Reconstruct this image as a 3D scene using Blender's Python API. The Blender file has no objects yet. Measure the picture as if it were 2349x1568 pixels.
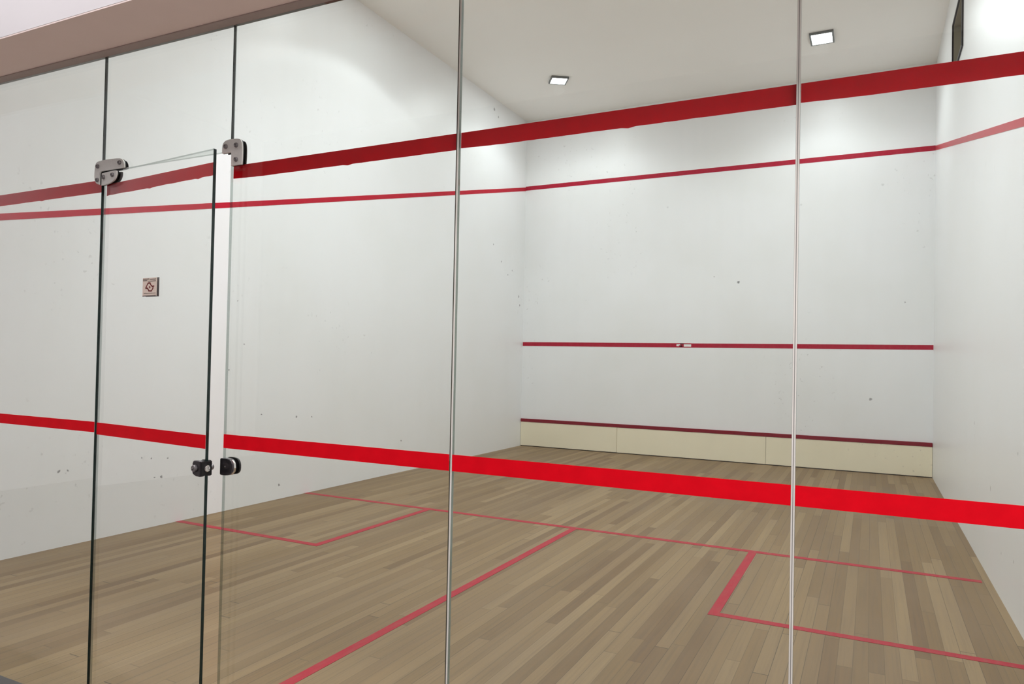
import bpy, bmesh, math, random
from mathutils import Vector, Matrix
random.seed(7)
S = bpy.context.scene
COL = S.collection

# ------------------------------------------------------------------ helpers
def tag(o, label=None, cat=None, group=None, kind=None):
    if label: o['label'] = label
    if cat: o['category'] = cat
    if group: o['group'] = group
    if kind: o['kind'] = kind
    return o

def empty(name, loc=(0, 0, 0), rz=0.0, parent=None):
    o = bpy.data.objects.new(name, None)
    o.empty_display_size = 0.1
    COL.objects.link(o)
    o.location = loc
    o.rotation_euler = (0, 0, rz)
    if parent: o.parent = parent
    return o

def build(name, bm, mats, parent=None, loc=None, smooth=False):
    me = bpy.data.meshes.new(name)
    bmesh.ops.recalc_face_normals(bm, faces=bm.faces[:])
    bm.to_mesh(me); bm.free()
    for m in (mats if isinstance(mats, (list, tuple)) else [mats]):
        me.materials.append(m)
    if smooth:
        for p in me.polygons: p.use_smooth = True
    o = bpy.data.objects.new(name, me)
    COL.objects.link(o)
    if loc: o.location = loc
    if parent: o.parent = parent
    return o

def box(bm, a, b, mi=0):
    x0, y0, z0 = a; x1, y1, z1 = b
    v = [bm.verts.new(p) for p in ((x0, y0, z0), (x1, y0, z0), (x1, y1, z0), (x0, y1, z0),
                                   (x0, y0, z1), (x1, y0, z1), (x1, y1, z1), (x0, y1, z1))]
    fs = []
    for q in ((0, 3, 2, 1), (4, 5, 6, 7), (0, 1, 5, 4), (1, 2, 6, 5), (2, 3, 7, 6), (3, 0, 4, 7)):
        f = bm.faces.new([v[i] for i in q]); f.material_index = mi; fs.append(f)
    return v, fs

def prism(bm, pts, y0, y1, mi=0):
    """Outline in x,z pushed from y0 to y1."""
    a = [bm.verts.new((x, y0, z)) for x, z in pts]
    b = [bm.verts.new((x, y1, z)) for x, z in pts]
    f = bm.faces.new(a); f.material_index = mi
    f = bm.faces.new(b[::-1]); f.material_index = mi
    n = len(pts)
    for i in range(n):
        f = bm.faces.new((a[i], b[i], b[(i + 1) % n], a[(i + 1) % n])); f.material_index = mi

def bevel(bm, w, seg=2):
    bmesh.ops.recalc_face_normals(bm, faces=bm.faces[:])
    bmesh.ops.bevel(bm, geom=bm.edges[:], offset=w, segments=seg, profile=0.6, affect='EDGES', clamp_overlap=True)

def lathe_y(bm, prof, c, n=24):
    """Profile [(radius, y)] turned about the y axis through c = (x, z)."""
    rings = []
    for r, y in prof:
        if r < 1e-6:
            rings.append([bm.verts.new((c[0], y, c[1]))])
        else:
            rings.append([bm.verts.new((c[0] + r * math.cos(2 * math.pi * k / n), y, c[1] + r * math.sin(2 * math.pi * k / n))) for k in range(n)])
    for A, B in zip(rings, rings[1:]):
        for k in range(n):
            k2 = (k + 1) % n
            if len(A) == 1 and len(B) == 1: continue
            if len(A) == 1: bm.faces.new((A[0], B[k], B[k2]))
            elif len(B) == 1: bm.faces.new((A[k], B[0], A[k2]))
            else: bm.faces.new((A[k], B[k], B[k2], A[k2]))

def chaikin(pts, it=2, closed=True):
    for _ in range(it):
        out = []
        n = len(pts)
        for i in range(n if closed else n - 1):
            p, q = pts[i], pts[(i + 1) % n]
            out.append((p[0] * .75 + q[0] * .25, p[1] * .75 + q[1] * .25))
            out.append((p[0] * .25 + q[0] * .75, p[1] * .25 + q[1] * .75))
        if not closed: out = [pts[0]] + out + [pts[-1]]
        pts = out
    return pts

# ------------------------------------------------------------------ materials
class NT:
    def __init__(self, name):
        self.m = bpy.data.materials.new(name); self.m.use_nodes = True
        self.t = self.m.node_tree; self.t.nodes.clear()
        self.out = self.n('ShaderNodeOutputMaterial')
    def n(self, typ, **kw):
        nd = self.t.nodes.new(typ)
        for k, v in kw.items(): setattr(nd, k, v)
        return nd
    def l(self, a, b): self.t.links.new(a, b)
    def val(self, sock, v):
        if hasattr(v, 'links'): self.l(v, sock)
        else: sock.default_value = v
    def math(self, op, a, b=0.0, c=None, clamp=False):
        nd = self.n('ShaderNodeMath', operation=op, use_clamp=clamp)
        self.val(nd.inputs[0], a); self.val(nd.inputs[1], b)
        if c is not None: self.val(nd.inputs[2], c)
        return nd.outputs[0]
    def mix(self, f, a, b, typ='MIX'):
        nd = self.n('ShaderNodeMix', data_type='RGBA', blend_type=typ)
        self.val(nd.inputs[0], f)
        self.val(nd.inputs[6], a if hasattr(a, 'links') else (*a, 1) if len(a) == 3 else a)
        self.val(nd.inputs[7], b if hasattr(b, 'links') else (*b, 1) if len(b) == 3 else b)
        return nd.outputs[2]
    def ramp(self, f, stops):
        nd = self.n('ShaderNodeValToRGB')
        e = nd.color_ramp.elements
        while len(e) < len(stops): e.new(0.5)
        for el, (p, c) in zip(e, stops):
            el.position = p; el.color = (*c, 1) if len(c) == 3 else c
        self.l(f, nd.inputs[0])
        return nd.outputs[0]
    def noise(self, vec, scale, detail=3, rough=.55):
        nd = self.n('ShaderNodeTexNoise')
        self.val(nd.inputs['Scale'], scale); nd.inputs['Detail'].default_value = detail
        nd.inputs['Roughness'].default_value = rough
        if vec is not None: self.l(vec, nd.inputs['Vector'])
        return nd.outputs['Fac']
    def scale(self, vec, s):
        nd = self.n('ShaderNodeVectorMath', operation='MULTIPLY')
        self.l(vec, nd.inputs[0]); nd.inputs[1].default_value = s
        return nd.outputs[0]
    def obj(self):
        return self.n('ShaderNodeTexCoord').outputs['Object']
    def principled(self, color, rough=.5, spec=.5, metal=0.0, bump=None, bstr=.1, bdist=.001):
        p = self.n('ShaderNodeBsdfPrincipled')
        self.val(p.inputs['Base Color'], color if hasattr(color, 'links') else (*color, 1))
        self.val(p.inputs['Roughness'], rough)
        p.inputs['Specular IOR Level'].default_value = spec
        p.inputs['Metallic'].default_value = metal
        if bump is not None:
            b = self.n('ShaderNodeBump'); b.inputs['Strength'].default_value = bstr
            b.inputs['Distance'].default_value = bdist
            self.l(bump, b.inputs['Height']); self.l(b.outputs[0], p.inputs['Normal'])
        self.l(p.outputs[0], self.out.inputs[0])
        return self.m

def simple(name, c, rough=.5, spec=.5, metal=0.0, var=.06, sc=40):
    t = NT(name)
    f = t.noise(t.obj(), sc, 3)
    col = t.mix(f, tuple(x * (1 - var) for x in c), tuple(min(1, x * (1 + var)) for x in c))
    return t.principled(col, rough, spec, metal)

def wall_mat(name, base, marks, grime=.5, rough=.38, axis='x'):
    """Matt-gloss white plaster: faint roller streaks, cloudy wear, ball specks and the given scuffs."""
    t = NT(name); o = t.obj()
    cloud = t.noise(o, .9, 5, .6)
    streak = t.noise(t.scale(o, (9, 9, .35)), 1.0, 4, .6)
    c = t.mix(t.math('MULTIPLY', t.ramp(cloud, [(.42, (0, 0, 0)), (.75, (1, 1, 1))]), .5 * grime), base,
              (base[0] * .86, base[1] * .86, base[2] * .80))
    c = t.mix(t.math('MULTIPLY', t.ramp(streak, [(.45, (0, 0, 0)), (.8, (1, 1, 1))]), .35 * grime), c,
              tuple(x * .88 for x in base))
    # small ball marks, in patches
    sp = t.noise(o, 26, 2, .5)
    patch = t.noise(o, .55, 2, .5)
    f = t.math('MULTIPLY', t.ramp(sp, [(.69, (0, 0, 0)), (.73, (1, 1, 1))]), t.ramp(patch, [(.48, (0, 0, 0)), (.62, (1, 1, 1))]))
    c = t.mix(t.math('MULTIPLY', f, .45 * grime), c, (.22, .21, .2))
    warp = t.n('ShaderNodeVectorMath', operation='ADD')
    nz = t.n('ShaderNodeTexNoise'); nz.inputs['Scale'].default_value = 45; t.l(o, nz.inputs['Vector'])
    sh = t.n('ShaderNodeVectorMath', operation='MULTIPLY_ADD')
    t.l(nz.outputs['Color'], sh.inputs[0]); sh.inputs[1].default_value = (.03, .03, .03); sh.inputs[2].default_value = (-.015, -.015, -.015)
    t.l(o, warp.inputs[0]); t.l(sh.outputs[0], warp.inputs[1])
    acc = None
    for (p, r, d) in marks:
        ds = t.n('ShaderNodeVectorMath', operation='DISTANCE')
        t.l(warp.outputs[0], ds.inputs[0]); ds.inputs[1].default_value = p
        mr = t.n('ShaderNodeMapRange'); t.l(ds.outputs['Value'], mr.inputs[0])
        mr.inputs[1].default_value = r * .55; mr.inputs[2].default_value = r * 1.15
        mr.inputs[3].default_value = d; mr.inputs[4].default_value = 0
        acc = mr.outputs[0] if acc is None else t.math('MAXIMUM', acc, mr.outputs[0])
    if acc is not None: c = t.mix(acc, c, (.05, .05, .05))
    b = t.noise(o, 60, 4, .6)
    return t.principled(c, t.math('MULTIPLY_ADD', b, .10, rough - .05), .5)

def floor_mat():
    t = NT('maple_boards'); o = t.obj()
    sx = t.n('ShaderNodeSeparateXYZ'); t.l(o, sx.inputs[0])
    u = t.math('DIVIDE', sx.outputs[0], .0735)
    row = t.math('FLOOR', u)
    wn = t.n('ShaderNodeTexWhiteNoise', noise_dimensions='1D'); t.l(row, wn.inputs['W'])
    v = t.math('ADD', t.math('DIVIDE', sx.outputs[1], 2.1), t.math('MULTIPLY', wn.outputs['Value'], 7.3))
    vi = t.math('FLOOR', v)
    cmb = t.n('ShaderNodeCombineXYZ'); t.l(row, cmb.inputs[0]); t.l(vi, cmb.inputs[1])
    w2 = t.n('ShaderNodeTexWhiteNoise', noise_dimensions='2D'); t.l(cmb.outputs[0], w2.inputs['Vector'])
    c = t.ramp(w2.outputs['Value'], [(0, (.178, .107, .046)), (.25, (.222, .143, .063)), (.55, (.256, .168, .078)), (.85, (.312, .216, .110)), (1, (.195, .119, .051))])
    off = t.n('ShaderNodeVectorMath', operation='ADD'); t.l(o, off.inputs[0])
    sc = t.n('ShaderNodeVectorMath', operation='SCALE'); t.l(w2.outputs['Color'], sc.inputs[0]); sc.inputs['Scale'].default_value = 20
    t.l(sc.outputs[0], off.inputs[1])
    grain = t.noise(t.scale(off.outputs[0], (60, 1.1, 1)), 1.0, 5, .65)
    c = t.mix(.55, c, t.ramp(grain, [(.25, (.55, .52, .48)), (.5, (1, 1, 1)), (.78, (1.28, 1.26, 1.22))]), 'MULTIPLY')
    wear = t.noise(t.scale(o, (1.4, .5, 1)), 1.0, 4, .6)
    c = t.mix(t.math('MULTIPLY', t.ramp(wear, [(.4, (0, 0, 0)), (.75, (1, 1, 1))]), .5), c, (.25, .175, .105))
    # joints
    fu = t.math('FRACT', u); fv = t.math('FRACT', v)
    ju = t.math('LESS_THAN', t.math('MINIMUM', fu, t.math('SUBTRACT', 1, fu)), .018)
    jv = t.math('LESS_THAN', t.math('MINIMUM', fv, t.math('SUBTRACT', 1, fv)), .0012)
    wnj = t.n('ShaderNodeTexWhiteNoise', noise_dimensions='1D'); t.l(t.math('ADD', row, 91.7), wnj.inputs['W'])
    open_j = t.math('MULTIPLY_ADD', t.math('GREATER_THAN', wnj.outputs['Value'], .72), .5, .4)
    j = t.math('MULTIPLY', t.math('MAXIMUM', ju, jv), open_j)
    c = t.mix(j, c, (.05, .035, .022))
    return t.principled(c, t.math('MULTIPLY_ADD', grain, .18, .42), .35, 0, t.math('SUBTRACT', 1, t.math('MAXIMUM', ju, jv)), .2, .001)

def paint_line(name, c, wear, wearcol, rough=.4, sc=18, spec=.12):
    t = NT(name); o = t.obj()
    f = t.noise(t.scale(o, (30, 5, 30)), 1.0, 5, .7)
    g = t.noise(o, sc, 4, .6)
    col = t.mix(g, tuple(x * .85 for x in c), tuple(min(1, x * 1.12) for x in c))
    col = t.mix(t.math('MULTIPLY', t.ramp(f, [(.46, (0, 0, 0)), (.7, (1, 1, 1))]), wear), col, wearcol)
    return t.principled(col, rough, spec)

def glass_mat(name, tint):
    """Flat toughened glass: straight through with a slight green tint, mirror reflection growing with the angle."""
    t = NT(name)
    g = t.n('ShaderNodeNewGeometry')
    d = t.n('ShaderNodeVectorMath', operation='DOT_PRODUCT')
    t.l(g.outputs['Incoming'], d.inputs[0]); t.l(g.outputs['Normal'], d.inputs[1])
    c = t.math('ABSOLUTE', d.outputs['Value'])
    f = t.math('POWER', t.math('SUBTRACT', 1.0, c, clamp=True), 5.0)
    f = t.math('MULTIPLY_ADD', f, .957, .043)
    tr = t.n('ShaderNodeBsdfTransparent'); tr.inputs[0].default_value = (*tint, 1)
    gl = t.n('ShaderNodeBsdfGlossy'); gl.inputs['Roughness'].default_value = 0.0
    gl.inputs[0].default_value = (1, 1, 1, 1)
    mx = t.n('ShaderNodeMixShader')
    t.l(f, mx.inputs[0]); t.l(tr.outputs[0], mx.inputs[1]); t.l(gl.outputs[0], mx.inputs[2])
    t.l(mx.outputs[0], t.out.inputs[0])
    return t.m

def emit_mat(name, c, s):
    t = NT(name)
    e = t.n('ShaderNodeEmission'); e.inputs[0].default_value = (*c, 1); e.inputs[1].default_value = s
    t.l(e.outputs[0], t.out.inputs[0])
    return t.m

HW = 3.21           # half width of the court
L = 9.75            # glass wall to front wall
CE = 5.862          # court ceiling

WHITE = (.87, .878, .888)
fm = [((.544, L, 2.827), .022, .8), ((.166, L, 2.923), .011, .7), ((2.423, L, 1.068), .022, .6), ((2.849, L, 2.468), .010, .6),
      ((1.45, L, 3.98), .018, .18), ((2.55, L, 4.18), .02, .2), ((-.6, L, 4.1), .014, .2)]
lmk = [(7.413, 2.395, .02), (8.566, 3.448, .016), (8.858, 3.197, .016), (9.11, 3.004, .018), (9.274, 3.1, .016), (9.552, 2.666, .025), (9.594, 2.514, .02),
       (8.5, 5.68, .03), (8.65, 5.6, .02), (3.362, 1.628, .010), (3.615, .914, .010), (4.117, .861, .014), (4.355, .846, .012), (3.265, 2.058, .008), (6.079, .42, .014),
       (2.363, .598, .008), (2.467, .427, .014), (2.40, .43, .008), (1.637, .585, .010), (1.569, .593, .012), (2.271, .616, .008), (2.528, .587, .008), (3.884, .147, .014), (3.18, 1.374, .010)]
lm = [((-HW, y, z), r, min(.8, .75 if r < .015 else .62)) for y, z, r in lmk]
rmk = [(3.442, .357, .012), (5.326, 1.07, .02), (3.329, 1.026, .012), (4.394, .658, .02), (3.9, .30, .01)]
rm = [((HW, y, z), r, .45) for y, z, r in rmk]
M = {
    'side_red_left': paint_line('left_line_paint', (.50, .010, .03), .1, (.55, .12, .14), .5, 18, .1),
    'front': wall_mat('front_wall_paint', WHITE, fm, .6),
    'left': wall_mat('left_wall_paint', WHITE, lm, .5),
    'right': wall_mat('right_wall_paint', WHITE, rm, .5),
    'ceil': simple('ceiling_paint', (.94, .925, .89), .8, .2, var=.015, sc=3),
    'lobby': simple('lobby_wall_paint', (.80, .78, .78), .6, .3, var=.02, sc=3),
    'soffit': simple('soffit_paint', (.93, .78, .72), .7, .2, var=.03, sc=6),
    'channel': simple('channel_metal', (.42, .34, .31), .6, .3, .0),
    'granite': simple('granite', (.055, .048, .047), .35, .5, var=.5, sc=160),
    'tile': simple('lobby_tile', (.19, .16, .14), .4, .4, var=.2, sc=9),
    'boards': floor_mat(),
    'tin': wall_mat('tin_paint', (.90, .83, .64), [((-1.0, L - .02, .2), .05, .0)], .6),
    'line_red': paint_line('court_line_paint', (.42, .004, .03), .1, (.5, .2, .2)),
    'side_red': paint_line('side_line_paint', (.50, .012, .03), .1, (.55, .2, .2), .4, 18, .5),
    'tin_red': paint_line('tin_strip_paint', (.23, .006, .018), .1, (.3, .08, .08)),
    'floor_red': paint_line('floor_line_paint', (.44, .018, .04), .42, (.36, .12, .09), .45),
    'tape': paint_line('red_tape', (.74, .003, .012), .03, (.7, .03, .03), .5, 18, .06),
    'glass': glass_mat('clear_glass', (.945, .962, .950)),
    'edge_pale': glass_mat('clear_glass_edge', (.50, .55, .53)),
    'edge': simple('glass_edge', (.004, .012, .010), .25, .4),
    'steel': simple('satin_steel', (.74, .745, .70), .5, .5, .15, var=.10, sc=220),
    'chrome': simple('dark_chrome', (.09, .085, .09), .22, .5, .85, var=.1, sc=60),
    'bright': simple('bright_chrome', (.75, .74, .72), .16, .5, 1.0, var=.03),
    'black': simple('black_gasket', (.006, .006, .006), .5, .3),
    'bolt': simple('bolt_steel', (.22, .21, .21), .3, .5, .7),
    'lampgrey': simple('lamp_frame_metal', (.16, .17, .17), .4, .5, .6),
    'reflector': simple('lamp_reflector', (.8, .8, .8), .2, .5, .8),
    'lens': emit_mat('lit_lamp_glass', (.96, .99, 1.0), 9.0),
    'tube': emit_mat('lit_panel', (1.0, .97, .95), 3.0),
    'sealant': None,
    'paper': simple('sticker_paper', (.74, .62, .52), .5, .4, var=.06, sc=120),
    'paper_dark': simple('sticker_back', (.10, .075, .08), .5, .4),
    'ink_red': simple('sticker_red_ink', (.16, .012, .010), .5, .3),
    'ink_grey': simple('sticker_grey_ink', (.17, .14, .12), .5, .3),
    'jamb': simple('window_jamb_paint', (.30, .27, .20), .7, .2, var=.15, sc=5),
    'wood': simple('orange_wood', (.60, .22, .08), .45, .4, var=.15, sc=20),
    'laminate': simple('white_laminate', (.85, .84, .86), .35, .5),
}
def sealant(name, dark_side):
    t = NT(name); o = t.obj()
    sx = t.n('ShaderNodeSeparateXYZ'); t.l(o, sx.inputs[0])
    bl = t.noise(t.scale(o, (10, 10, 3.2)), 1.0, 4, .6)
    c = t.mix(bl, (.62, .60, .52), (.84, .83, .78))
    if dark_side:                       # gap left open along one edge of the bead
        m_ = t.math('LESS_THAN', sx.outputs[0], -.0008)
        k_ = t.ramp(bl, [(.27, (0, 0, 0)), (.43, (1, 1, 1))])
        c = t.mix(t.math('MULTIPLY', m_, k_), c, (.055, .052, .035))
    else:                               # groove's shade painted as a dark hairline down the middle
        m_ = t.math('LESS_THAN', t.math('ABSOLUTE', sx.outputs[0]), .0011)
        c = t.mix(t.math('MULTIPLY', m_, .75), c, (.13, .125, .11))
    return t.principled(c, .3, .4)
M['sealant_a'] = sealant('olive_edged_sealant', True)
M['sealant_b'] = sealant('grooved_sealant', False)

# ------------------------------------------------------------------ the court shell
def struct(name, bm, m, label=None, cat=None):
    o = build(name, bm, m)
    return tag(o, label, cat, None, 'structure')

bm = bmesh.new(); box(bm, (-HW - .2, .10, -.12), (HW + .2, L + .2, 0))
floor = struct('floor', bm, M['boards'], 'worn narrow-board timber court floor marked with red lines', 'floor')
bm = bmesh.new(); box(bm, (-HW - .2, L, 0), (HW + .2, L + .2, CE + .1))
wall_front = struct('wall_front', bm, M['front'], 'white front wall of the court crossed by red lines', 'wall')
bm = bmesh.new(); box(bm, (-HW - .2, .008, 0), (-HW, L, CE + .1))
wall_left = struct('wall_left', bm, M['left'], 'white left side wall with one sloping red line and ball scuffs', 'wall')
VY0, VY1, VZ0, VZ1 = 6.455, 7.38, 4.765, 5.345
bm = bmesh.new()
box(bm, (HW, .008, 0), (HW + .2, L, VZ0)); box(bm, (HW, .008, VZ1), (HW + .2, L, CE + .1))
box(bm, (HW, .008, VZ0), (HW + .2, VY0, VZ1)); box(bm, (HW, VY1, VZ0), (HW + .2, L, VZ1))
wall_right = struct('wall_right', bm, M['right'], 'glossy white right side wall seen almost edge-on', 'wall')
bm = bmesh.new(); box(bm, (-HW - .2, -.27, CE), (HW + .2, L + .2, CE + .12))
struct('ceiling', bm, M['ceil'], 'flat pale grey ceiling over the court', 'ceiling')

# painted lines: part of the wall or floor they are painted on
def line_part(name, parent, pts_fn, m, label):
    bm = bmesh.new(); pts_fn(bm)
    o = build(name, bm, m, parent); o['label'] = label
    return o

def quad_prism(bm, quad, off):
    a = [bm.verts.new(p) for p in quad]
    b = [bm.verts.new(Vector(p) + Vector(off)) for p in quad]
    bm.faces.new(a); bm.faces.new(b[::-1])
    for i in range(4): bm.faces.new((a[i], b[i], b[(i + 1) % 4], a[(i + 1) % 4]))

E_ = .0025
line_part('out_line', wall_front, lambda bm: box(bm, (-HW + .003, L - E_, 4.605), (HW - .003, L + .001, 4.678)), M['line_red'], 'red out line across the upper front wall')
def svc(bm):
    box(bm, (-HW + .004, L - E_, 1.792), (-.42, L + .001, 1.862))
    box(bm, (-.38, L - E_, 1.792), (-.33, L + .001, 1.828)); box(bm, (-.42, L - E_, 1.792), (-.38, L + .001, 1.812))
    box(bm, (-.42, L - E_, 1.845), (-.18, L + .001, 1.862)); box(bm, (-.33, L - E_, 1.792), (-.18, L + .001, 1.806))
    box(bm, (-.36, L - E_, 1.80), (-.30, L + .001, 1.86))
    box(bm, (-.18, L - E_, 1.792), (HW - .004, L + .001, 1.860))
line_part('service_line', wall_front, svc, M['line_red'], 'red service line with a chipped patch near its middle')
zs = lambda y, s: 2.208 + .2485 * y if s < 0 else 2.163 + .254 * y
for wall, s, m, lab in ((wall_left, -1, M['side_red_left'], 'red line sloping down the left wall'), (wall_right, 1, M['side_red'], 'red line sloping down the right wall')):
    x = s * HW
    line_part('out_line', wall, lambda bm: quad_prism(bm, [(x, .12, zs(.12, s) - .024), (x, L - .003, zs(L, s) - .033), (x, L - .003, zs(L, s) + .033), (x, .12, zs(.12, s) + .024)], (-s * E_, 0, 0)), m, lab)
YS0, YS1 = 4.262, 4.326
YB0, YB1 = 2.622, 2.682
line_part('short_line', floor, lambda bm: box(bm, (-HW + .002, YS0, -.001), (HW - .06, YS1, .0016)), M['floor_red'], 'thin red line across the whole court floor')
line_part('half_court_line', floor, lambda bm: box(bm, (-.02, .12, -.001), (.040, YS0 - .001, .0016)), M['floor_red'], 'red line running down the middle of the floor')
for s, lab in ((-1, 'red service box outline on the left floor'), (1, 'red service box outline on the right floor')):
    def sb(bm):
        xi = (1.5450, 1.6070)
        a, b = (xi if s > 0 else (-xi[1], -xi[0]))
        box(bm, (a, YB0, -.001), (b, YS0 - .001, .0016))
        if s > 0: box(bm, (b, YB0, -.001), (HW - .002, YB1, .0016))
        else: box(bm, (-HW + .002, YB0, -.001), (a, YB1, .0016))
    line_part('service_box', floor, sb, M['floor_red'], lab)

# the tin along the foot of the front wall
tin = empty('tin_board', (0, L - .012, 0))
tag(tin, 'cream board along the foot of the front wall, topped by a dark red strip', 'tin board')
xs = [-HW + .002, -1.40, .99, HW - .002]
for a, b in zip(xs, xs[1:]):
    bm = bmesh.new(); box(bm, (a + .0025, -.012, .012), (b - .0025, .011, .432)); bevel(bm, .002, 1)
    build('board', bm, M['tin'], tin)
bm = bmesh.new(); box(bm, (-HW + .004, -.018, .434), (HW - .004, .011, .490)); bevel(bm, .004, 2)
build('strip', bm, M['tin_red'], tin)['label'] = 'dark red top strip'
bm = bmesh.new(); box(bm, (-HW + .004, -.004, .0), (HW - .004, .011, .012))
build('shadow_gap', bm, M['black'], tin)

# high window in the right wall
hw = empty('window_8', (HW, (VY0 + VY1) / 2, VZ0))
tag(hw, 'small dark-framed window high in the right wall', 'window', None, 'structure')
bm = bmesh.new()
fy0, fy1, fz0, fz1 = VY0 - (VY0 + VY1) / 2, VY1 - (VY0 + VY1) / 2, 0, VZ1 - VZ0
T = .024
for a, b in (((-.016, fy0 - T, fz0 - T), (0, fy0, fz1 + T)), ((-.016, fy1, fz0 - T), (0, fy1 + T, fz1 + T)),
             ((-.016, fy0, fz0 - T), (0, fy1, fz0)), ((-.016, fy0, fz1), (0, fy1, fz1 + T))):
    box(bm, a, b)
build('window_frame', bm, M['black'], hw)['label'] = 'black frame'
bm = bmesh.new()
for a, b in (((0, fy0, 0), (.19, fy0 + .012, fz1)), ((0, fy1 - .012, 0), (.19, fy1, fz1)), ((0, fy0 + .012, 0), (.19, fy1 - .012, .012)), ((0, fy0 + .012, fz1 - .012), (.19, fy1 - .012, fz1))):
    box(bm, a, b)
build('jamb', bm, M['jamb'], hw)['label'] = 'brownish jamb lining'
bm = bmesh.new(); box(bm, (.14, fy0 + .012, .012), (.146, fy1 - .012, fz1 - .012))
build('pane', bm, M['glass'], hw)

# ------------------------------------------------------------------ wall above the glass, soffit, channel, sill
ZB = lambda x: 2.7141 - .0137 * x     # the beam hangs very slightly out of level
def sloped(bm, x0, x1, y0, y1, d0, d1, top=None):
    za0, za1 = ZB(x0) + d0, ZB(x1) + d0
    zb0, zb1 = (top, top) if top else (ZB(x0) + d1, ZB(x1) + d1)
    P = [(x0, y0, za0), (x1, y0, za1), (x1, y1, za1), (x0, y1, za0), (x0, y0, zb0), (x1, y0, zb1), (x1, y1, zb1), (x0, y1, zb0)]
    v = [bm.verts.new(p) for p in P]
    for q in ((0, 3, 2, 1), (4, 5, 6, 7), (0, 1, 5, 4), (1, 2, 6, 5), (2, 3, 7, 6), (3, 0, 4, 7)): bm.faces.new([v[i] for i in q])
bm = bmesh.new(); sloped(bm, -6.0, 5.0, -.27, .0075, .006, 0, CE)
struct('wall_back', bm, M['lobby'], 'white wall face above the glass front, cut by the top left corner', 'wall')
bm = bmesh.new(); sloped(bm, -6.0, 5.0, -.2695, .0070, 0, .0055)
struct('trim_1', bm, M['soffit'], 'taupe underside of the beam above the glass front', 'soffit')
bm = bmesh.new(); sloped(bm, -HW, HW, -.046, .0072, -.004, -.0003)
struct('trim_2', bm, M['channel'], 'dark metal channel holding the top edge of the glass', 'channel')
bm = bmesh.new(); box(bm, (-HW - .2, -.30, -.12), (HW + .2, .0995, .020))
struct('trim_3', bm, M['granite'], 'dark stone sill under the glass, just showing at bottom left', 'sill')

# ------------------------------------------------------------------ glass panels
X0, X1, X2, X3 = -.3668, .3578, 1.3064, 2.2569
TK = .006
def pane_mesh(x0, x1, z0, z1):
    bm = bmesh.new()
    _, fs = box(bm, (x0, -TK, z0), (x1, TK, z1))
    for i, f in enumerate(fs): f.material_index = (2, 2, 0, 1, 0, 2)[i]   # the cut end facing the left wall is seen through the glass, paler
    return bm
TZ = (2.152, 2.199); BZ = (1.188, 1.237)
def tape_mesh(x0, x1, z0, z1, ragged, y=-TK - .0005):
    n = max(6, int((x1 - x0) / .02))
    bm = bmesh.new()
    top = [(x0 + (x1 - x0) * i / n, z1) for i in range(n + 1)]
    rr = random.Random(int((x0 + 9) * 100))
    bot = []
    drift = 0
    for i in range(n + 1):
        drift = max(-.003, min(.002, drift + rr.uniform(-.0012, .0007)))
        j = drift * ragged
        if ragged and rr.random() < .05: j -= .003
        bot.append((x0 + (x1 - x0) * i / n, z0 + j))
    for k in range(n):
        q = [bot[k], bot[k + 1], top[k + 1], top[k]]
        a = [bm.verts.new((x, y, z)) for x, z in q]; b = [bm.verts.new((x, math.copysign(TK + .00005, y), z)) for x, z in q]
        bm.faces.new(a); bm.faces.new(b[::-1])
        for i in range(4): bm.faces.new((a[i], b[i], b[(i + 1) % 4], a[(i + 1) % 4]))
    bmesh.ops.remove_doubles(bm, verts=bm.verts[:], dist=1e-6)
    return bm
def panel(idx, x0, x1, z0, label, tapes=True, up=0.0, ub=0.0):
    cx = (x0 + x1) / 2
    bm = pane_mesh(x0 - cx, x1 - cx, z0, 2.70)
    for v in bm.verts:                       # the top edge follows the beam
        if v.co.z > 2.6: v.co.z = ZB(v.co.x + cx) - .0045
    o = build('window_%d' % idx, bm, [M['glass'], M['edge'], M['edge_pale']], None, (cx, 0, 0))
    tag(o, label, 'glass panel', 'fixed panels of the glass front' if tapes else None, 'structure')
    if tapes:
        for (a, b), rag, lab in (((TZ[0] + up, TZ[1] + up), 1, 'upper dark red tape band'), ((BZ[0] + ub, BZ[1] + ub - ub * .7), 0, 'lower bright red tape band')):
            p = build('tape', tape_mesh(x0 - cx + .0005, x1 - cx - .0005, a, b, rag, TK + .0006 if rag else -TK - .0006), M['tape'], o); p['label'] = lab
    return o
panel(1, X0 - .9475, X0 - .002, .02, 'fixed glass panel left of the door, crossed by two red bands', True, .020, .010)
panel(2, X0 + .001, X1 - .001, 2.250, 'clear glass transom over the door, free of red bands', False)
panel(3, X1 + .002, X2 - .0045, .02, 'fixed glass panel just right of the door gap, carrying the strike box')
panel(4, X2 + .0045, X3 - .0045, .02, 'fixed glass panel between the two pale sealant joints')
panel(5, X3 + .0045, HW - .004, .02, 'rightmost fixed glass panel, in front of the right wall')
panel(6, X0 - 1.897, X0 - .9485, .02, 'fixed glass panel at the left edge, second from the door', True, .020, .010)
panel(7, -HW + .004, X0 - 1.898, .02, 'fixed glass panel at the far left end, against the left wall', True, .020, .010)
for i, (x, lab) in enumerate(((X2, 'pale silicone joint beside the panel next to the door'), (X3, 'pale silicone joint nearest the right wall'))):
    bm = bmesh.new(); box(bm, (-.0042, -TK - .0004, .021), (.0042, TK + .0004, 2.685))
    o = build('trim_%d' % (4 + i), bm, M['sealant_a' if i == 0 else 'sealant_b'], None, (x, 0, 0))
    tag(o, lab, 'sealant joint', None, 'structure')

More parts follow.
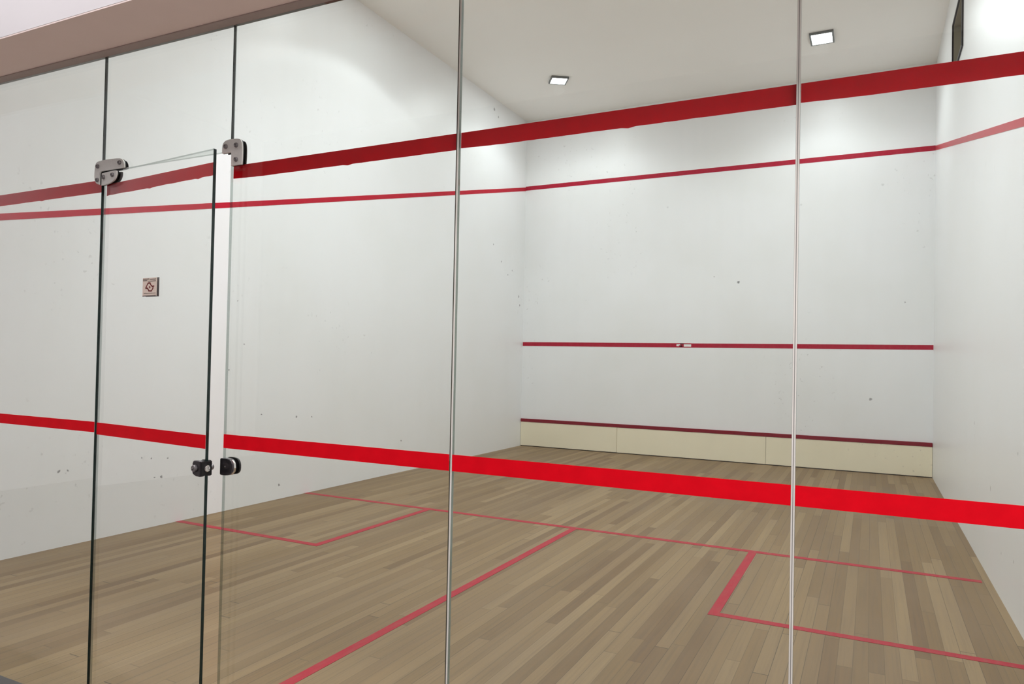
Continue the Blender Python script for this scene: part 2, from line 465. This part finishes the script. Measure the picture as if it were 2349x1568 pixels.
# ------------------------------------------------------------------ steel fittings
def bolt(parent, x, z, y, r=.0085):
    bm = bmesh.new()
    lathe_y(bm, [(r, y + .001), (r, y - .0030), (r * .92, y - .0055), (r * .66, y - .0075), (r * .5, y - .0075), (r * .42, y - .0035), (0, y - .0032)], (x, z), 20)
    return build('bolt', bm, M['bolt'], parent, smooth=True)
def rounded(pts, sharp, it=2):
    for _ in range(it):
        out, sh = [], set()
        n = len(pts)
        for i, p in enumerate(pts):
            if i in sharp:
                sh.add(len(out)); out.append(p)
            else:
                for q, w in ((pts[i - 1], .25), (pts[(i + 1) % n], .25)):
                    out.append((p[0] * (1 - w) + q[0] * w, p[1] * (1 - w) + q[1] * w))
        pts, sharp = out, sh
    return pts
def clamp(parent, pts, bolts, name='plate', smooth=1):
    """Front plate, dark gasket and the matching plate on the court side."""
    P = chaikin(pts, smooth) if smooth else pts
    def shrink(pts, k):
        cx = sum(p[0] for p in pts) / len(pts); cz = sum(p[1] for p in pts) / len(pts)
        return [(cx + (x - cx) * k, cz + (z - cz) * k) for x, z in pts]
    bm = bmesh.new(); prism(bm, P, -.0170, -.0110); bevel(bm, .0018, 2)
    pl = build(name, bm, M['steel'], parent); pl['label'] = 'satin steel front plate'
    bm = bmesh.new(); prism(bm, P, -.0108, -TK - .0009)
    build('gasket', bm, M['black'], parent)['label'] = 'black gasket'
    bm = bmesh.new(); prism(bm, shrink(P, .93), TK + .0009, .0095); bevel(bm, .0008, 1)
    build(name, bm, M['black'], parent)['label'] = 'court-side plate'
    for x, z in bolts: bolt(pl, x, z, -.0170)

Lp = [(-.395, 2.281), (-.385, 2.288), (-.340, 2.291), (-.257, 2.289), (-.231, 2.284), (-.218, 2.268), (-.2155, 2.2475), (-.226, 2.2465), (-.3610, 2.2465), (-.3660, 2.243), (-.3690, 2.236), (-.3690, 2.194), (-.385, 2.198), (-.397, 2.210), (-.402, 2.230), (-.400, 2.262)]
h = empty('patch_fitting', (0, 0, 0))
tag(h, 'satin steel L-shaped clamp over the hinge corner of the glass door', 'glass clamp', 'steel glass clamps')
clamp(h, rounded(Lp, {6, 7, 8, 10, 11}), [(-.379, 2.268), (-.243, 2.269), (-.379, 2.213)], smooth=0)
Sp = [(.325, 2.241), (.325, 2.268), (.331, 2.280), (.341, 2.286), (.362, 2.289), (.408, 2.286), (.419, 2.279), (.425, 2.262), (.426, 2.227), (.424, 2.192), (.372, 2.192), (.371, 2.241)]
h = empty('patch_fitting', (0, 0, 0))
tag(h, 'satin steel L-shaped clamp joining transom and right panel, above the open gap', 'glass clamp', 'steel glass clamps')
clamp(h, rounded(Sp, {0, 9, 10, 11}), [(.345, 2.264), (.397, 2.263), (.398, 2.212)], smooth=0)

# strike box on the fixed panel
Kp0 = [(.367, 1.098), (.367, 1.152), (.372, 1.156), (.404, 1.156), (.420, 1.150), (.427, 1.138), (.429, 1.125), (.427, 1.110), (.418, 1.100), (.400, 1.096), (.374, 1.095)]
Kp = rounded(Kp0, {0, 1}, 1)
k = empty('strike_box', (0, 0, 0))
tag(k, 'small dark chrome strike box clipped to the panel right of the door gap', 'lock keeper')
bm = bmesh.new(); prism(bm, Kp, -.026, -TK - .0008); bevel(bm, .0045, 3)
build('housing', bm, M['chrome'], k)
bevel_glint = [(x + .004 if x > .40 else x, z) for x, z in Kp]
bm = bmesh.new(); prism(bm, [(.418, 1.099), (.424, 1.104), (.4325, 1.112), (.4345, 1.125), (.4325, 1.140), (.424, 1.150), (.418, 1.152), (.424, 1.140), (.4255, 1.125), (.424, 1.110)], -.0225, -.0145); bevel(bm, .0012, 2)  # highlight on the housing's bevel, built as a separate bright strip
build('rim', bm, M['bright'], k)['label'] = 'bright polished rim'
bm = bmesh.new(); prism(bm, Kp, TK + .0004, .0145); bevel(bm, .002, 2)
build('rear_housing', bm, M['black'], k)
bm = bmesh.new(); lathe_y(bm, [(.0035, -.0255), (.0035, -.0272), (0, -.0278)], (.393, 1.127), 14)
build('screw', bm, M['bright'], k)

# ------------------------------------------------------------------ the glass door, ajar towards the lobby
DA = math.radians(5.6)
PV = .05                                  # pivot distance from the hinge edge
door = empty('door_1', (X0 + PV, 0, 0), -DA)
tag(door, 'frameless glass door standing slightly ajar, with a small square sticker', 'glass door', None, 'structure')
D0, D1 = .003 - PV, .717 - PV
build('glass_pane', pane_mesh(D0, D1, .027, 2.242), [M['glass'], M['edge'], M['edge_pale']], door)
for (a, b), rag, lab in (((2.155, 2.199), 1, 'upper dark red tape band'), ((1.190, 1.238), 0, 'lower bright red tape band')):
    p = build('tape', tape_mesh(D0 + .004, D1 - .0005, a, b, rag, TK + .0006 if rag else -TK - .0006), M['tape'], door); p['label'] = lab
Dp = [(-.0155, 2.2395), (-.0155 + .02, 2.240), (.090, 2.2405), (.0945, 2.234), (.0935, 2.222), (.085, 2.207), (.066, 2.197), (.032, 2.190), (-.0155, 2.190)]
Dp = rounded([(x - .0272, z) for x, z in Dp], {0, 1, 8})
pc = build('pivot_clamp', bmesh.new(), M['steel'], door)
bpy.data.objects.remove(pc)
bm = bmesh.new(); prism(bm, Dp, -.0170, -.0110); bevel(bm, .0018, 2)
pc = build('pivot_clamp', bm, M['steel'], door); pc['label'] = 'satin steel pivot clamp at the top hinge corner'
bm = bmesh.new(); prism(bm, Dp, -.0108, -TK - .0009); build('gasket', bm, M['black'], pc)
bm = bmesh.new(); prism(bm, Dp, TK + .0009, .0095); build('rear_plate', bm, M['black'], pc)
for x, z in ((-.025, 2.222), (.040, 2.223)): bolt(pc, x, z, -.0170)
# lock body clamped over the free edge
LX = D1 - .046
Lk = [(LX + .002, 1.100), (LX - .001, 1.108), (LX - .001, 1.138), (LX + .003, 1.146), (LX + .010, 1.149), (D1 - .001, 1.149), (D1 - .001, 1.094), (LX + .020, 1.094)]
bm = bmesh.new(); prism(bm, Lk, -.024, -TK - .0008); bevel(bm, .004, 3)
lk = build('lock', bm, M['chrome'], door); lk['label'] = 'dark chrome lock body at the free edge'
bm = bmesh.new(); lathe_y(bm, [(.0125, -.0235), (.0125, -.030), (.0105, -.0325), (.004, -.0325), (.003, -.030), (0, -.030)], (LX + .016, 1.122), 22)
build('key_cylinder', bm, M['bolt'], lk, smooth=False)
bm = bmesh.new(); prism(bm, [(LX + .0135, 1.1205), (LX + .0225, 1.1245), (LX + .0215, 1.1265), (LX + .0125, 1.1225)], -.0350, -.0320)
build('key_slot', bm, M['bright'], lk)
bm = bmesh.new(); prism(bm, Lk, TK + .0004, .020); bevel(bm, .003, 2)
build('rear_housing', bm, M['black'], lk)
bm = bmesh.new(); box(bm, (D1 - .0008, -.022, 1.097), (D1 + .0035, .019, 1.146)); bevel(bm, .0012, 2)
build('edge_plate', bm, M['black'], lk)
bm = bmesh.new(); lathe_y(bm, [(.0115, -.0035), (.0115, -.007), (.0095, -.0095), (.0055, -.0095), (.0045, -.0075), (0, -.0075)], (0, 0), 24)
bmesh.ops.rotate(bm, verts=bm.verts[:], cent=(0, 0, 0), matrix=Matrix.Rotation(math.pi / 2, 3, 'Z'))
bmesh.ops.translate(bm, verts=bm.verts[:], vec=(D1, 0, 1.1215))
build('latch', bm, M['bright'], lk)
bm = bmesh.new(); lathe_y(bm, [(.007, .020), (.007, .025), (.0105, .028), (.011, .036), (.008, .039), (0, .0395)], (LX + .026, 1.122), 22)
build('thumb_turn', bm, M['bolt'], lk, smooth=True)

# sticker on the door (front sheet, and the back of the one on the court side)
stw, sth = .092, .069
sloc = (Matrix.Rotation(-DA, 4, 'Z') @ Vector((.304 - PV, 0, 0))) + Vector((X0 + PV, 0, 1.735))
st = empty('sticker', sloc, -DA)
tag(st, 'small square beige sticker with a red double-arrow mark on the glass door', 'sticker')
bm = bmesh.new(); box(bm, (0, -TK - .0008, 0), (stw, -TK - .0002, sth))
sh = build('sheet', bm, M['paper'], st)
bm = bmesh.new(); box(bm, (.0, TK + .0002, -.001), (stw - .0065, TK + .0010, sth + .002))
build('rear_sheet', bm, M['paper_dark'], st)['label'] = 'dark back of the matching sheet on the court side'
def ribbon(bm, pts, w, y0, y1, closed=False):
    n = len(pts)
    for i in range(n if closed else n - 1):
        (xa, za), (xb, zb) = pts[i], pts[(i + 1) % n]
        dx, dz = xb - xa, zb - za; l = math.hypot(dx, dz); nx, nz = -dz / l * w / 2, dx / l * w / 2
        ex, ez = dx / l * w * .2, dz / l * w * .2
        prism(bm, [(xa + nx - ex, za + nz - ez), (xb + nx + ex, zb + nz + ez), (xb - nx + ex, zb - nz + ez), (xa - nx - ex, za - nz - ez)], y0, y1)
# emblem: outline as read from the photo, 0..1 across and up the sheet
em = lambda X, Y: ((X - 595) / 515 * stw, (1230 - Y) / 650 * sth)
yy = (-TK - .0012, -TK - .0007)
bm = bmesh.new()
ribbon(bm, [em(*p) for p in ((1015, 885), (945, 888), (895, 830), (870, 765), (800, 765), (775, 800), (712, 935))], .0048, *yy)
ribbon(bm, [em(*p) for p in ((705, 938), (770, 945), (808, 985), (828, 1045), (925, 1050), (985, 945), (975, 905))], .0048, *yy)
build('emblem', bm, M['ink_red'], sh)['label'] = 'dark red double-arrow emblem'
bm = bmesh.new()
prism(bm, [em(*p) for p in ((825, 900), (865, 870), (890, 925), (855, 960))], *yy)
build('emblem', bm, M['ink_red'], sh)
for a, b, z, hh in ((605, 830, 605, 24), (860, 1090, 625, 22), (605, 760, 655, 26), (800, 1080, 690, 18), (650, 1080, 1120, 16), (600, 1090, 1205, 34)):
    (x0, z0), (x1, z1) = em(a, z + hh), em(b, z)
    bm = bmesh.new(); prism(bm, [(x0, z0), (x1, z0), (x1, z1), (x0, z1)], *yy)
    build('print_row', bm, M['ink_grey'], sh)


# ------------------------------------------------------------------ court lamps
def lamp(x, y, label, rz=0.0, wx=.29, wy=.35):
    r = empty('ceiling_light', (x, y, CE), rz)
    tag(r, label, 'ceiling light', 'square court ceiling lights')
    hx, hy = wx / 2, wy / 2
    bm = bmesh.new(); t_ = .020; zb, zt = -.030, -.0005
    for a, b in (((-hx, -hy, zb), (hx, -hy + t_, zt)), ((-hx, hy - t_, zb), (hx, hy, zt)), ((-hx, -hy + t_, zb), (-hx + t_, hy - t_, zt)), ((hx - t_, -hy + t_, zb), (hx, hy - t_, zt))):
        box(bm, a, b)
    build('frame', bm, M['lampgrey'], r)['label'] = 'grey metal frame'
    bm = bmesh.new(); box(bm, (-hx + t_, -hy + t_, -.012), (hx - t_, hy - t_, -.001))
    build('reflector', bm, M['reflector'], r)
    bm = bmesh.new(); box(bm, (-hx + t_ + .003, -hy + t_ + .003, -.0285), (hx - t_ - .003, hy - t_ - .003, -.024))
    build('lamp_glass', bm, M['lens'], r)['label'] = 'brilliant white lit glass'
    return r
SPOT = 156.0
GLOW = 29.0
def spot(x, y, ang, blend, p, glow=1.0, tilt=0):
    ld = bpy.data.lights.new('court_lamp_beam', 'SPOT'); ld.energy = p; ld.spot_size = math.radians(ang); ld.spot_blend = blend
    ld.shadow_soft_size = .09; ld.color = (.925, .975, 1.0)
    o = bpy.data.objects.new('court_lamp_beam', ld); COL.objects.link(o); o.location = (x, y, CE - .16)
    o.rotation_euler.x = math.radians(tilt)
    ld = bpy.data.lights.new('court_lamp_spill', 'AREA'); ld.shape = 'SQUARE'; ld.size = .22; ld.energy = GLOW * glow
    ld.color = (.925, .975, 1.0)
    o = bpy.data.objects.new('court_lamp_spill', ld); COL.objects.link(o); o.location = (x, y, CE - .034)
lamp(-1.925, 8.19, 'small square ceiling light nearer the left wall, set askew', math.radians(34), .27, .27); spot(-1.925, 8.19, 150, .35, SPOT * .27, .8)
lamp(1.80, 8.27, 'square ceiling light nearer the right wall, set square to it'); spot(1.80, 8.27, 146, .4, SPOT * .27, .8)
for x, y, k_, a_ in ((-1.9, 4.9, .24, 130), (1.85, 4.9, .06, 130), (-.6, 2.9, 1.15, 134), (1.1, 2.9, 1.30, 134)):  # rear entries: unseen lamps added and tilted to even out the wall light
    spot(x, y, a_, .12 if y > 4 else .5, SPOT * k_, .25 if y > 4 and x > 0 else .5 if y > 4 else 1.35, 0 if y > 4 else 18)
# same housings further back, out of view; rear pair added to brighten the front wall
for y, w, xl, xr in ((4.9, 'middle', -1.9, 1.85), (2.9, 'rear', -.6, 1.1)):
    for x, s in ((xl, 'left'), (xr, 'right')):
        lamp(x, y, 'square ceiling light of the %s pair, on the %s side of the court' % (w, s))

# ------------------------------------------------------------------ the lobby in front of the glass
LX0, LX1, LY, LZ = -6.0, 5.0, -6.2, 4.8
M['lobby_rear'] = simple('lobby_rear_paint', (.26, .25, .25), .7, .2, var=.03, sc=3)  # colour darkened so the wall's reflection in the glass stays faint
bm = bmesh.new(); box(bm, (LX0, LY, -.12), (LX1, -.30, 0))
struct('floor_lobby', bm, M['tile'], 'dark tiled floor of the lobby in front of the glass', 'floor')
bm = bmesh.new(); box(bm, (LX0 - .2, LY, 0), (LX0, -.27, LZ))
struct('wall_lobby_left', bm, M['lobby'], 'white left wall of the lobby', 'wall')
bm = bmesh.new(); box(bm, (LX1, LY, 0), (LX1 + .2, -.27, LZ))
struct('wall_lobby_right', bm, M['lobby'], 'white right wall of the lobby', 'wall')
bm = bmesh.new(); box(bm, (LX0 - .2, LY - .2, 0), (LX1 + .2, LY, LZ))
struct('wall_lobby_rear', bm, M['lobby_rear'], 'grey rear wall of the lobby facing the glass', 'wall')
bm = bmesh.new(); box(bm, (LX0 - .2, LY - .2, LZ), (LX1 + .2, -.27, LZ + .1))
struct('ceiling_lobby', bm, M['ceil'], 'white ceiling of the lobby', 'ceiling')
for a, b in ((-6.0, -HW - .2), (HW + .2, 5.0)):
    bm = bmesh.new(); box(bm, (a, -.27, 0), (b, .06, 2.60))
    struct('wall_lobby_side', bm, M['lobby'], 'white wall at the %s end of the glass front' % ('left' if a < 0 else 'right'), 'wall')
def fill_lamp(x, y, p, label):  # unseen lights added to brighten the tape bands and the wall above the glass
    r = empty('panel_light', (x, y, LZ)); tag(r, label, 'ceiling light', 'lobby panel lights')
    bm = bmesh.new(); box(bm, (-.62, -.32, -.06), (.62, .32, -.0002)); build('tray', bm, M['laminate'], r)
    bm = bmesh.new(); box(bm, (-.60, -.30, -.066), (.60, .30, -.0605)); build('diffuser', bm, M['tube'], r)
    ld = bpy.data.lights.new('panel_light_beam', 'AREA'); ld.shape = 'RECTANGLE'; ld.size = 1.2; ld.size_y = .6; ld.energy = p
    ld.color = (.97, .945, 1.0)
    o = bpy.data.objects.new('panel_light_beam', ld); COL.objects.link(o); o.location = (x, y, LZ - .07)
fill_lamp(-3.8, -1.2, 48, 'lobby panel light over the left end')
fill_lamp(-.3, -1.15, 50, 'lobby panel light over the middle')
fill_lamp(3.3, -1.10, 235, 'lobby panel light over the right end')

# ------------------------------------------------------------------ world, camera, colour
w = bpy.data.worlds.new('World'); S.world = w; w.use_nodes = True
w.node_tree.nodes['Background'].inputs[0].default_value = (.55, .60, .50, 1)
w.node_tree.nodes['Background'].inputs[1].default_value = .35

cx, cy, cz, yaw, pit, rol, f, sx_, sy_ = 2.418620, -1.819851, 1.517864, 0.462433, 0.016578, 0.020074, 1634.210056, 8.467416, 16.519005
Wp, Hp = 2349, 1568
cd = bpy.data.cameras.new('camera'); co = bpy.data.objects.new('camera', cd); COL.objects.link(co)
fw = Vector((-math.sin(yaw) * math.cos(pit), math.cos(yaw) * math.cos(pit), math.sin(pit)))
rt = Vector((math.cos(yaw), math.sin(yaw), 0)); up = rt.cross(fw)
r2 = rt * math.cos(rol) + up * math.sin(rol); u2 = up * math.cos(rol) - rt * math.sin(rol)
mw = Matrix.Identity(4)
for i in range(3): mw[i][0], mw[i][1], mw[i][2] = r2[i], u2[i], -fw[i]
mw.translation = Vector((cx, cy, cz)); co.matrix_world = mw
cd.sensor_fit = 'HORIZONTAL'; cd.sensor_width = 36.0; cd.lens = f / Wp * 36.0
cd.shift_x = -sx_ / Wp; cd.shift_y = sy_ / Wp
cd.clip_start = .05; cd.clip_end = 100
S.camera = co
S.view_settings.view_transform = 'Standard'; S.view_settings.look = 'None'
S.view_settings.gamma = 1; S.view_settings.use_curve_mapping = False
S.view_settings.exposure = 0.0
S.cycles.use_denoising = True
S.cycles.max_bounces = 14; S.cycles.diffuse_bounces = 8; S.cycles.glossy_bounces = 6; S.cycles.transparent_max_bounces = 24
